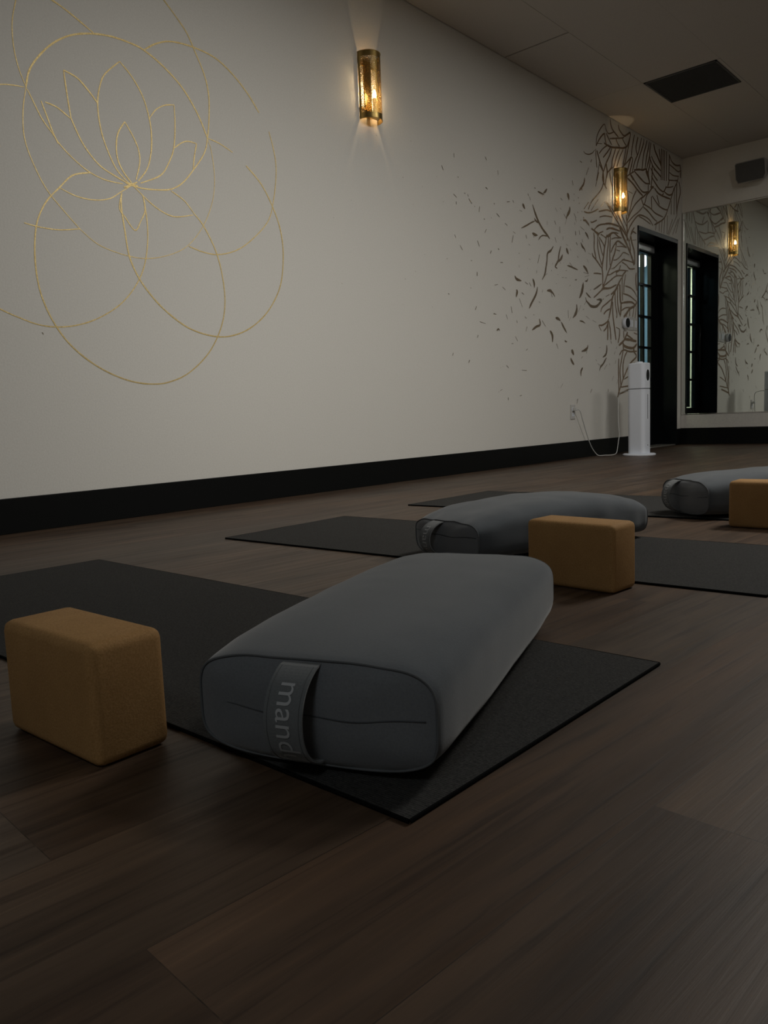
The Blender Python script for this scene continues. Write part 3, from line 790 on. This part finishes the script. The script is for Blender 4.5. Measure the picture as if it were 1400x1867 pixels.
box(bm, xd0, xd1, gly[0], gly[-1], glz[-1] + 0.01, DZ - c, 0.002)
leaf = link('door_leaf', bm, M_DOOR, door)
bm = bmesh.new()
for z in glz[1:-1]:
    box(bm, xd0 + 0.006, xd1 + 0.002, gly[0], gly[-1], z - 0.011, z + 0.011, 0.002)
for y in gly[1:-1]:
    box(bm, xd0 + 0.006, xd1 + 0.002, y - 0.022, y + 0.012, glz[0], glz[-1], 0.002)
link('muntin', bm, M_DOOR, leaf)
bm = bmesh.new()
box(bm, -0.208, -0.203, gly[0] - 0.005, gly[-1] + 0.005, glz[0] - 0.02, glz[-1] + 0.02)
link('glass_pane', bm, M_GLASS, leaf)
bm = bmesh.new()
box(bm, xd1, xd1 + 0.028, gly[0] - 0.05, gly[-1] + 0.02, 1.905, 1.972, 0.006)
link('door_closer', bm, M_DOORG, leaf)
bm = bmesh.new()
lathe(bm, [(0.016, 0), (0.016, 0.006), (0.010, 0.010), (0.010, 0.045)], 14, (xd1, 7.235, 0.84), 'x')
lathe(bm, [(0.016, 0), (0.016, 0.006), (0.010, 0.010), (0.010, 0.045)], 14, (xd1, 7.235, 1.20), 'x')
tube(bm, [(xd1 + 0.045, 7.235, z) for z in (0.76, 0.9, 1.0, 1.1, 1.28)], 0.013, 12)
link('door_handle', fix(bm), M_DOOR, leaf, smooth=True)
bm = bmesh.new()
box(bm, -0.24, 0.0, yA, yB, 0.0, 0.010, 0.003)
link('threshold', bm, M_SILL, door)

# corridor beyond the glass
bm = bmesh.new()
box(bm, -2.30, -2.20, 3.4, 12.6, 0, CH)
box(bm, -2.30, -0.26, 12.5, 12.6, 0, CH)
box(bm, -2.30, -0.26, 3.3, 3.4, 0, CH)
box(bm, -0.36, -0.26, ROOM_L + 0.15, 12.6, 0, CH)
tag(struct('wall_corridor', bm, M_HALLB), 'pale bluish corridor wall seen through the door panes', 'wall')
bm = bmesh.new()
box(bm, -2.30, -0.25, 3.3, 12.6, -0.05, 0)
tag(struct('floor_corridor', bm, M_HALLF), 'dark corridor floor beyond the glass door', 'floor')
bm = bmesh.new()
box(bm, -2.30, -0.26, 3.3, 12.6, CH, CH + 0.05)
tag(struct('ceiling_corridor', bm, M_CEIL), 'corridor ceiling beyond the glass door', 'ceiling')

PEN = [(-0.75, 8.855, 2.045), (-0.75, 8.974, 2.060)]
pend = empty('pendant_lamp', (PEN[0][0], PEN[0][1], PEN[0][2]))
bm = bmesh.new()
lathe(bm, [(0.001, -0.065), (0.014, -0.062), (0.021, -0.048), (0.021, 0.048), (0.014, 0.062), (0.004, 0.065)], 16)
link('lamp_shade', fix(bm), M_PEND, pend, smooth=True)
bm = bmesh.new()
tube(bm, [(0, 0, 0.06), (0, 0, CH - 2.06)], 0.003, 6)
link('lamp_cord', bm, M_DARKL, pend)
tag(pend, 'white glowing tube pendant behind the door glass, the left one', 'lamp', 'pendant lamps in the corridor')
p2 = copy_tree(pend)
p2.location = PEN[1]
tag(p2, 'white glowing tube pendant behind the door glass, the right one', 'lamp', 'pendant lamps in the corridor')


# ---------------------------------------------------------------- sconces
def make_sconce():
    root = empty('wall_sconce')
    H = 0.355
    n = 40
    a, d, off = 0.073, 0.080, 0.0035
    bm = bmesh.new()
    uv = bm.loops.layers.uv.new('UVMap')
    pts = []
    for k in range(n + 1):
        th = -PI / 2 + PI * k / n
        pts.append((off + d * math.cos(th), a * math.sin(th)))
    s = [0.0]
    for k in range(n):
        s.append(s[-1] + math.hypot(pts[k + 1][0] - pts[k][0], pts[k + 1][1] - pts[k][1]))
    f = 0.262 / s[-1]
    cols = [[bm.verts.new((x, y, h)) for h in (0.0, H)] for x, y in pts]
    for k in range(n):
        fa = bm.faces.new((cols[k][0], cols[k + 1][0], cols[k + 1][1], cols[k][1]))
        for lo, (uu, vv) in zip(fa.loops, ((s[k] * f, 0), (s[k + 1] * f, 0), (s[k + 1] * f, H), (s[k] * f, H))):
            lo[uv].uv = (uu, vv)
    link('lamp_shade', bm, M_PIERCED, root, smooth=True)
    bm = bmesh.new()
    for z in (0.0, H):
        tube(bm, [(x, y, z) for x, y in pts], 0.0022, 6)
    for k in (0, n):
        tube(bm, [(pts[k][0], pts[k][1], 0), (pts[k][0], pts[k][1], H)], 0.0022, 6)
    link('shade_rim', fix(bm), M_BRASS, root, smooth=True)
    bm = bmesh.new()
    box(bm, 0.0, 0.006, -0.030, 0.030, 0.03, H - 0.03, 0.002)
    link('backplate', bm, M_BRASS, root)
    bm = bmesh.new()
    box(bm, 0.0, off + d - 0.004, -0.012, 0.012, 0.020, 0.026, 0.001)
    link('bracket', bm, M_BRASS, root)
    bm = bmesh.new()
    arc = [(0.026 + 0.042 * math.cos(-PI / 2 + PI * k / 16), 0.050 * math.sin(-PI / 2 + PI * k / 16)) for k in range(17)]
    lo = [bm.verts.new((x, y, 0.012)) for x, y in arc]
    hi = [bm.verts.new((x, y, 0.016)) for x, y in arc]
    bm.faces.new(lo[::-1])
    bm.faces.new(hi)
    for k in range(17):
        bm.faces.new((lo[k], lo[(k + 1) % 17], hi[(k + 1) % 17], hi[k]))
    link('drip_plate', fix(bm), M_BRASS, root)
    for zb in (0.055, H - 0.063):
        bm = bmesh.new()
        box(bm, 0.0, off + 0.004, -a, a, zb, zb + 0.008, 0.001)
        link('crossbar', bm, M_BRASS, root)
    bm = bmesh.new()
    lathe(bm, [(0.020, 0.026), (0.020, 0.032), (0.012, 0.036), (0.0115, 0.110), (0.010, 0.114)], 18, (0.052, 0, 0))
    link('candle_holder', fix(bm), M_CANDLE, root, smooth=True)
    bm = bmesh.new()
    lathe(bm, [(0.004, 0.114), (0.0075, 0.121), (0.0092, 0.131), (0.0075, 0.143), (0.0035, 0.154), (0.0008, 0.160)], 14, (0.052, 0, 0))
    link('light_bulb', fix(bm), M_BULB, root, smooth=True)
    return root


sc = make_sconce()
sc.location = (0, 3.495, 2.062)
tag(sc, 'pierced brass half-cylinder sconce glowing on the plain part of the wall', 'lamp', 'pierced brass wall sconces')
sc2 = copy_tree(sc)
sc2.location = (0, 6.680, 2.075)
tag(sc2, 'pierced brass half-cylinder sconce glowing amid the leaf mural near the door', 'lamp', 'pierced brass wall sconces')

# ---------------------------------------------------------------- ceiling grille
g = empty('ceiling_vent', (0.765, 6.345, CH))
tag(g, 'dark square return air grille set in the ceiling', 'vent')
bm = bmesh.new()
h = 0.268
for x0, x1, y0, y1 in ((-h, h, -h, -h + 0.012), (-h, h, h - 0.012, h), (-h, -h + 0.012, -h, h), (h - 0.012, h, -h, h)):
    box(bm, x0, x1, y0, y1, -0.004, 0.012)
link('grille_frame', bm, M_GRILLE, g)
bm = bmesh.new()
for k in range(26):
    y = -h + 0.02 + k * (2 * h - 0.04) / 25
    box(bm, -h + 0.01, h - 0.01, y - 0.002, y + 0.002, -0.002, 0.016)
link('louver', bm, M_GRILLE, g)
bm = bmesh.new()
box(bm, -h, h, -h, h, 0.018, 0.03)
link('backing', bm, M_SLOT, g)

# ---------------------------------------------------------------- speaker on the end wall
sp = empty('wall_speaker', (0.695, ROOM_L, 2.52))
tag(sp, 'small wall speaker with grey grille mounted above the mirror', 'speaker')
T = Matrix.Translation((0, -0.105, 0.02)) @ Matrix.Rotation(math.radians(14), 4, 'X') @ Matrix.Rotation(math.radians(-6), 4, 'Z')
out = [(-0.138, -0.052), (-0.118, -0.092), (0.118, -0.092), (0.138, -0.052), (0.138, 0.080), (0.126, 0.092), (-0.126, 0.092), (-0.138, 0.080)]


def prism_y(bm, pts, y0, y1, M, k1=1.0):
    A = [bm.verts.new(M @ Vector((x, y0, z))) for x, z in pts]
    B = [bm.verts.new(M @ Vector((x * k1, y1, z * k1))) for x, z in pts]
    n = len(pts)
    bm.faces.new(A)
    bm.faces.new(B[::-1])
    for i in range(n):
        bm.faces.new((A[i], B[i], B[(i + 1) % n], A[(i + 1) % n]))


bm = bmesh.new()
prism_y(bm, out, -0.055, 0.070, T, 0.80)
link('cabinet', fix(bm), M_SPK, sp)
bm = bmesh.new()
prism_y(bm, [(x * 0.94, z * 0.92) for x, z in out], -0.064, -0.05, T)
link('speaker_grille', fix(bm), M_GRILLE, sp)
bm = bmesh.new()
box(bm, -0.03, 0.03, -0.05, 0, -0.03, 0.05, 0.004)
link('bracket', bm, M_SPK, sp)
bm = bmesh.new()
box(bm, 0.138, 0.152, -0.11, 0, -0.01, 0.03, 0.003)
link('side_knob', bm, M_SPK, sp)

# ---------------------------------------------------------------- thermostat, switch plates, outlet
th = empty('thermostat', (0, 6.790, 1.146))
tag(th, 'round black-faced thermostat in a white body beside the door', 'thermostat')
bm = bmesh.new()
box(bm, 0, 0.008, -0.036, 0.036, -0.036, 0.036, 0.003)
link('mounting_plate', bm, M_WHITE2, th)
bm = bmesh.new()
lathe(bm, [(0.040, 0.008), (0.046, 0.012), (0.047, 0.034), (0.043, 0.040)], 28, (0, 0, 0), 'x')
link('body', fix(bm), M_WHITE, th, smooth=True)
bm = bmesh.new()
lathe(bm, [(0.040, 0.0395), (0.0415, 0.042), (0.0395, 0.045)], 28, (0, 0, 0), 'x')
link('display', fix(bm), M_BLACKG, th)


def plate(name, y, z, w, hh, kind):
    r = empty(name, (0, y, z))
    bm = bmesh.new()
    box(bm, 0, 0.007, -w / 2, w / 2, -hh / 2, hh / 2, 0.003)
    link('cover_plate', bm, M_WHITE2, r)
    if kind == 'switch':
        for dy in ((-0.023, 0.023) if w > 0.1 else (0,)):
            bm = bmesh.new()
            box(bm, 0.006, 0.012, dy - 0.016, dy + 0.016, -0.032, 0.032, 0.002)
            link('rocker', bm, M_WHITE, r)
    else:
        for dz in (-0.021, 0.021):
            bm = bmesh.new()
            box(bm, 0.006, 0.009, -0.017, 0.017, dz - 0.014, dz + 0.014, 0.002)
            box(bm, 0.0088, 0.0094, -0.008, -0.005, dz - 0.005, dz + 0.006, mi=1)
            box(bm, 0.0088, 0.0094, 0.005, 0.008, dz - 0.005, dz + 0.006, mi=1)
            link('socket', bm, None, r, mats=[M_WHITE, M_DARKL])
    return r


tag(plate('light_switch', 6.925, 1.152, 0.118, 0.120, 'switch'), 'white double switch plate right next to the thermostat', 'switch')
tag(plate('wall_control', 7.030, 1.150, 0.075, 0.110, 'switch'), 'white single switch plate between double plate and door frame', 'switch')
tag(plate('power_outlet', 5.835, 0.380, 0.074, 0.118, 'socket'), 'white power outlet low on the wall with a plug', 'outlet')

# ---------------------------------------------------------------- humidifier and its cord
hu = empty('humidifier', (0.362, 6.295, 0))
tag(hu, 'tall white tower humidifier standing by the door', 'humidifier')


def rsq(w, r, n=6):
    pts = []
    for cx, cy, a0 in ((w - r, w - r, 0), (-w + r, w - r, 90), (-w + r, -w + r, 180), (w - r, -w + r, 270)):
        for k in range(n + 1):
            a = math.radians(a0 + 90 * k / n)
            pts.append((cx + r * math.cos(a), cy + r * math.sin(a)))
    return pts


def column(bm, prof, r):
    rings = []
    for w, z in prof:
        rings.append([bm.verts.new((x, y, z)) for x, y in rsq(w, min(r, w * 0.95))])
    for A, B in zip(rings, rings[1:]):
        n = len(A)
        for k in range(n):
            bm.faces.new((A[k], A[(k + 1) % n], B[(k + 1) % n], B[k]))
    bm.faces.new(rings[0][::-1])
    bm.faces.new(rings[-1])


bm = bmesh.new()
column(bm, [(0.070, 0.016), (0.0735, 0.020), (0.0735, 0.540), (0.071, 0.543)], 0.034)
link('body', fix(bm), M_WHITE, hu)
bm = bmesh.new()
column(bm, [(0.0705, 0.541), (0.0705, 0.550)], 0.032)
link('joint_gap', fix(bm), M_DARKL, hu)
bm = bmesh.new()
column(bm, [(0.071, 0.548), (0.0735, 0.551), (0.0735, 0.748), (0.069, 0.755), (0.045, 0.757)], 0.034)
tank = link('water_tank', fix(bm), M_WHITE, hu)
bm = bmesh.new()
lathe(bm, [(0.030, 0.756), (0.030, 0.766), (0.018, 0.768)], 20)
link('mist_nozzle', fix(bm), M_WHITE, tank)
bm = bmesh.new()
lathe(bm, [(0.129, 0.0), (0.132, 0.004), (0.132, 0.012), (0.122, 0.017), (0.06, 0.018)], 40)
link('base_plate', fix(bm), M_WHITE, hu)
bm = bmesh.new()
n = 28
A = [bm.verts.new((0.0730, 0.028 * math.cos(2 * PI * k / n), 0.655 + 0.046 * math.sin(2 * PI * k / n))) for k in range(n)]
B = [bm.verts.new((0.0765, 0.026 * math.cos(2 * PI * k / n), 0.655 + 0.044 * math.sin(2 * PI * k / n))) for k in range(n)]
for k in range(n):
    bm.faces.new((A[k], A[(k + 1) % n], B[(k + 1) % n], B[k]))
bm.faces.new(B)
link('display', fix(bm), M_BLACKG, tank)
bm = bmesh.new()
box(bm, 0.0725, 0.0745, -0.004, 0.003, 0.300, 0.500)
link('level_window', bm, M_DARKL, hu)
bm = bmesh.new()
lathe(bm, [(0.005, 0.0725), (0.005, 0.0748), (0.002, 0.0752)], 12, (0, 0, 0.085), 'x')
link('button', fix(bm), M_DARKL, hu)

bm = bmesh.new()
CP = [(0.035, 5.840, 0.401), (0.05, 5.87, 0.385), (0.045, 5.93, 0.30), (0.035, 6.02, 0.18), (0.035, 6.09, 0.085), (0.045, 6.15, 0.025),
      (0.06, 6.18, 0.0045), (0.09, 6.22, 0.0045), (0.14, 6.26, 0.0045), (0.170, 6.275, 0.020), (0.175, 6.29, 0.07), (0.180, 6.295, 0.12),
      (0.184, 6.305, 0.18), (0.179, 6.30, 0.26), (0.175, 6.305, 0.38), (0.177, 6.315, 0.50), (0.215, 6.29, 0.53), (0.262, 6.285, 0.535), (0.292, 6.285, 0.53)]
CP = [(x - 0.362, y - 6.295, z) for x, y, z in catmull(CP, 6)]
tube(bm, CP, 0.0036, 8)
cable = link('power_cord', fix(bm), M_CORD, hu, smooth=True)
bm = bmesh.new()
box(bm, 0.0095 - 0.362, 0.042 - 0.362, 5.835 - 6.295 - 0.014, 5.835 - 6.295 + 0.014, 0.388, 0.414, 0.004)
link('plug', bm, M_CORD, cable)


# ---------------------------------------------------------------- yoga mats
def make_mat(name, corners, label):
    cx = sum(p[0] for p in corners) / 4
    cy = sum(p[1] for p in corners) / 4
    root = empty(name, (cx, cy, 0))
    tag(root, label, 'yoga mat', 'dark yoga mats laid out across the floor')
    P = [Vector((x - cx, y - cy)) for x, y in corners]
    nx, ny = 60, 24
    bm = bmesh.new()
    grid = []
    T = 0.005
    for i in range(nx + 1):
        row = []
        for j in range(ny + 1):
            u, v = i / nx, j / ny
            p = (P[0] * (1 - u) + P[1] * u) * (1 - v) + (P[3] * (1 - u) + P[2] * u) * v
            dz = 0.0006 * noise.noise(Vector((p.x * 6 + cx, p.y * 6 + cy * 3, 0)))
            row.append(bm.verts.new((p.x, p.y, T + dz)))
        grid.append(row)
    for i in range(nx):
        for j in range(ny):
            bm.faces.new((grid[i][j], grid[i + 1][j], grid[i + 1][j + 1], grid[i][j + 1]))
    top = link('mat_surface', bm, M_MAT, root)
    bm = bmesh.new()
    loop = [grid_i for grid_i in ()]
    ring = [(P[0]), (P[1]), (P[2]), (P[3])]
    for a, b in zip(ring, ring[1:] + ring[:1]):
        d = (b - a).normalized()
        nrm = Vector((d.y, -d.x))
        n = 30
        prof = [(0.0, 0.0055), (0.0014, 0.0045), (0.0018, 0.0026), (0.001, 0.0003)]
        rows = []
        for k in range(n + 1):
            c0 = a.lerp(b, k / n)
            rows.append([bm.verts.new((c0.x + nrm.x * o_, c0.y + nrm.y * o_, z_)) for o_, z_ in prof])
        for k in range(n):
            for q in range(3):
                bm.faces.new((rows[k][q], rows[k][q + 1], rows[k + 1][q + 1], rows[k + 1][q]))
    link('bound_edge', fix(bm), M_MATE, root)
    return root


make_mat('yoga_mat', [(0.925, 0.545), (2.660, 0.545), (2.662, 1.140), (0.940, 1.158)], 'dark grey yoga mat nearest the viewer, under the big front bolster')
make_mat('yoga_mat', [(0.935, 1.627), (2.664, 1.672), (2.640, 2.275), (0.906, 2.242)], 'dark grey yoga mat in the middle row')
make_mat('yoga_mat', [(0.890, 2.664), (2.640, 2.760), (2.610, 3.390), (0.885, 3.298)], 'dark grey yoga mat in the far row under the cropped bolster')


# ---------------------------------------------------------------- bolsters
def text_mesh(body, length):
    cu = bpy.data.curves.new('lettering', 'FONT')
    cu.body = body
    cu.size = 1.0
    cu.resolution_u = 3
    to = bpy.data.objects.new('lettering', cu)
    COL.objects.link(to)
    dg = bpy.context.evaluated_depsgraph_get()
    me = bpy.data.meshes.new_from_object(to.evaluated_get(dg))
    bpy.data.objects.remove(to)
    xs_ = [v.co.x for v in me.vertices]
    k = length / (max(xs_) - min(xs_))
    x0 = min(xs_)
    for v in me.vertices:
        v.co = Vector(((v.co.x - x0) * k, v.co.y * k, 0))
    b = bmesh.new()
    b.from_mesh(me)
    bmesh.ops.subdivide_edges(b, edges=[e for e in b.edges if e.calc_length() > 0.004], cuts=2)
    bmesh.ops.triangulate(b, faces=b.faces)
    return b


def make_bolster(L, W, H, Hend, nexp, seed, wr=0.003, strap_u=-0.040, pinch=0.045, bend=0.0):
    root = empty('yoga_bolster')
    NV, NS = 56, 72
    zc = 0.45 * H

    def prof(v):
        t = abs(v) / (L / 2)                       # 0 middle .. 1 end
        e = math.sqrt(max(0.0, 1 - t ** 6))
        top = Hend + (H - Hend) * (1 - t ** 3.0)
        rnd = 0.95 + 0.05 * e
        wid = W * (1 - pinch + pinch * (1 - t ** 2.5)) * rnd
        return top * (0.965 + 0.035 * e), wid

    def sect(v, th, grow=1.0):
        top, wid = prof(v)
        c, s = math.cos(th), math.sin(th)
        ne = nexp if s > 0 else min(nexp, 3.5)       # the lower edges tuck in under the sides
        x = abs(c) ** (2 / ne) * (1 if c > 0 else -1)
        z = abs(s) ** (2 / ne) * (1 if s > 0 else -1)
        u = wid / 2 * x * grow
        zz = zc + (top - zc) * z * grow if z > 0 else zc + (zc - 0.001) * z * grow
        if zz < 0.03:                            # lower edge lifts a little towards the ends
            zz += 0.006 * (abs(v) / (L / 2)) ** 4 * (1 - zz / 0.03)
        return u, zz

    bm = bmesh.new()
    rings = []
    for i in range(NV + 1):
        q = -1 + 2 * i / NV
        v = L / 2 * (math.sin(q * PI / 2) * 0.55 + q * 0.45)
        ring = []
        for k in range(NS):
            u, z = sect(v, 2 * PI * k / NS)
            ring.append((u, v, z))
        rings.append(ring)

    def place(u, v, z, amp=1.0):
        p = Vector((u, v, z))
        nz = noise.noise(Vector((u * 9 + seed, v * 7, z * 9))) * wr * 1.4 + noise.noise(Vector((u * 26, v * 18 + seed, z * 26))) * wr * 0.5
        # little gathers radiating from the end seams
        t = max(0.0, abs(v) / (L / 2) - 0.80) / 0.20
        nz += wr * 0.9 * t * math.sin(u * 95 + seed * 3 + 3 * math.sin(v * 20)) * (1 if z > 0.03 else 0)
        nz *= min(1.0, z / 0.02) * (1 - 0.6 * t)
        d = Vector((u / (W / 2) * 0.7, 0, (z - zc) / (H / 2))).normalized() if abs(u) + abs(z - zc) > 1e-5 else Vector((0, 0, 1))
        p += d * nz * amp
        p.x += bend * (v / (L / 2)) ** 2
        if p.z < 0.0008:
            p.z = 0.0008
        return p

    V = [[bm.verts.new(place(*q)) for q in ring] for ring in rings]
    for A, B in zip(V, V[1:]):
        for k in range(NS):
            bm.faces.new((A[k], A[(k + 1) % NS], B[(k + 1) % NS], B[k]))
    ends = [[v.co.copy() for v in V[0]], [v.co.copy() for v in V[-1]]]
    sleeve = link('sleeve', fix(bm), M_VELVET, root, smooth=True)
    for sgn, E_ in ((-1, ends[0]), (1, ends[1])):
        bm = bmesh.new()
        ctr = sum(E_, Vector()) / len(E_)
        R = []
        for r in range(0, 9):
            k = 1 - r / 9.0
            bulge = 0.016 * (1 - k ** 2.6) + 0.002
            row = []
            for p in E_:
                q = ctr + (p - ctr) * k
                q.y = ctr.y + sgn * (bulge if r else 0.0) + sgn * 0.004 * noise.noise(Vector((q.x * 16 + seed, q.z * 16, 5))) * (1 if r else 0)
                row.append(bm.verts.new(q))
            R.append(row)
        cv = bm.verts.new(ctr + Vector((0, sgn * 0.018, 0)))
        for A, B in zip(R, R[1:]):
            for k in range(NS):
                bm.faces.new((A[k], A[(k + 1) % NS], B[(k + 1) % NS], B[k]))
        for k in range(NS):
            bm.faces.new((R[-1][k], R[-1][(k + 1) % NS], cv))
        panel = link('end_panel', fix(bm), M_VELVETE, root, smooth=True)
        bm = bmesh.new()
        tube(bm, [p + Vector((0, sgn * 0.0012, 0)) for p in E_], 0.0016, 6, closed=True)
        link('piping', fix(bm), M_SEAMB, panel, smooth=True)
        bm = bmesh.new()
        pts = []
        for k in range(31):
            f = -0.93 + 1.86 * k / 30
            yy = ctr.y + sgn * (0.0175 * (1 - abs(f) ** 2.6) + 0.0012)
            pts.append((f * (W * 0.93) / 2 + ctr.x, yy, zc + 0.004 + 0.004 * f * f + 0.0015 * math.sin(f * 9 + seed)))
        tube(bm, pts, 0.0008, 6)
        link('closing_seam', fix(bm), M_SEAM, panel, smooth=True)
    # carrying strap on the near end
    yE = -L / 2
    top, wid = prof(yE)
    z0, z1 = top - 0.004, 0.014
    nS, sw, th_ = 40, 0.046, 0.0022
    path = []
    for k in range(nS + 1):
        t = k / nS
        o_ = 0.006 + 0.046 * (math.sin(PI * t) ** 0.75)
        zz = z0 + (z1 - z0) * (t + 0.05 * math.sin(2 * PI * t) * -1)
        path.append(Vector((0, yE - o_, zz)))
    path[0].y = yE + 0.003
    path[-1].y = yE + 0.006
    acc = [0.0]
    for a_, b_ in zip(path, path[1:]):
        acc.append(acc[-1] + (b_ - a_).length)

    def on_strap(s, u, lift):
        s = max(0.0, min(acc[-1] - 1e-6, s))
        k = 0
        while acc[k + 1] < s:
            k += 1
        f = (s - acc[k]) / (acc[k + 1] - acc[k])
        p = path[k].lerp(path[k + 1], f)
        d = (path[min(k + 2, nS)] - path[max(k - 1, 0)]).normalized()
        nrm = Vector((0, d.z, -d.y))
        if nrm.y > 0 and abs(d.z) > 0.3:
            nrm = -nrm
        return Vector((strap_u + u, p.y, p.z)) + nrm * lift

    bm = bmesh.new()
    rows = []
    for k in range(nS + 1):
        s = acc[k]
        rows.append([bm.verts.new(on_strap(s, du, li)) for du, li in ((-sw / 2, 0), (-sw / 2, th_), (sw / 2, th_), (sw / 2, 0))])
    for A, B in zip(rows, rows[1:]):
        for k in range(4):
            bm.faces.new((A[k], A[(k + 1) % 4], B[(k + 1) % 4], B[k]))
    bm.faces.new(rows[0])
    bm.faces.new(rows[-1][::-1])
    strap = link('carry_strap', fix(bm), M_STRAP, root)
    bm = bmesh.new()
    for du in (-sw / 2 + 0.004, sw / 2 - 0.004):
        tube(bm, [on_strap(acc[k], du, th_ + 0.0002) for k in range(1, nS)], 0.0004, 4)
    link('stitching', bm, M_SEAMB, strap)
    b = text_mesh('manduka', 0.128)
    for v in b.verts:
        v.co = on_strap(0.040 + v.co.x, v.co.y - 0.008, th_ + 0.0007)
    link('lettering', b, M_THREAD, strap)
    return root


BG = 'grey velvet yoga bolsters resting on the mats'
b1 = make_bolster(0.665, 0.311, 0.141, 0.130, 4.5, 1.3, 0.0016, strap_u=-0.008, pinch=0.010)
b1.location = (2.395, 0.880, 0.006)
b1.rotation_euler = (0, 0, math.radians(19.5))
tag(b1, 'large grey velvet rectangular bolster in front with a lettered strap', 'bolster', BG)
b2 = make_bolster(0.655, 0.298, 0.146, 0.110, 3.9, 7.9, 0.0038, strap_u=-0.025, pinch=0.03)
b2.location = (1.945, 1.980, 0.006)
b2.rotation_euler = (0, 0, math.radians(-15))
tag(b2, 'plump grey bolster in the middle row behind the cork block', 'bolster', BG)
b3 = make_bolster(0.655, 0.300, 0.150, 0.130, 3.4, 4.4, 0.0035)
b3.location = (2.262, 3.058, 0.006)
b3.rotation_euler = (0, 0, math.radians(-35))
tag(b3, 'farthest grey bolster at the right edge, partly cut off', 'bolster', BG)


# ---------------------------------------------------------------- cork blocks
def make_block():
    bm = bmesh.new()
    box(bm, -0.111, 0.111, -0.050, 0.050, 0.0, 0.149, 0.013, 5)
    for v in bm.verts:
        v.co.x += 0.0006 * noise.noise(v.co * 40)
    return link('cork_yoga_block', bm, M_CORK, smooth=True)


KG = 'cork yoga blocks beside the bolsters'
k1 = make_block()
k1.location = (2.188, 0.464, 0.0)
k1.rotation_euler = (0, 0, math.radians(1.5))
tag(k1, 'cork yoga block at the lower left, nearest the viewer', 'yoga block', KG)
k2 = k1.copy()
COL.objects.link(k2)
k2.location = (2.294, 1.590, 0.0)
k2.rotation_euler = (0, 0, math.radians(-4))
tag(k2, 'cork yoga block in the middle, in front of the plump bolster', 'yoga block', KG)
k3 = k1.copy()
COL.objects.link(k3)
k3.location = (2.396, 2.645, 0.0)
k3.rotation_euler = (0, 0, math.radians(1))
tag(k3, 'cork yoga block cut off by the right edge of the photo', 'yoga block', KG)
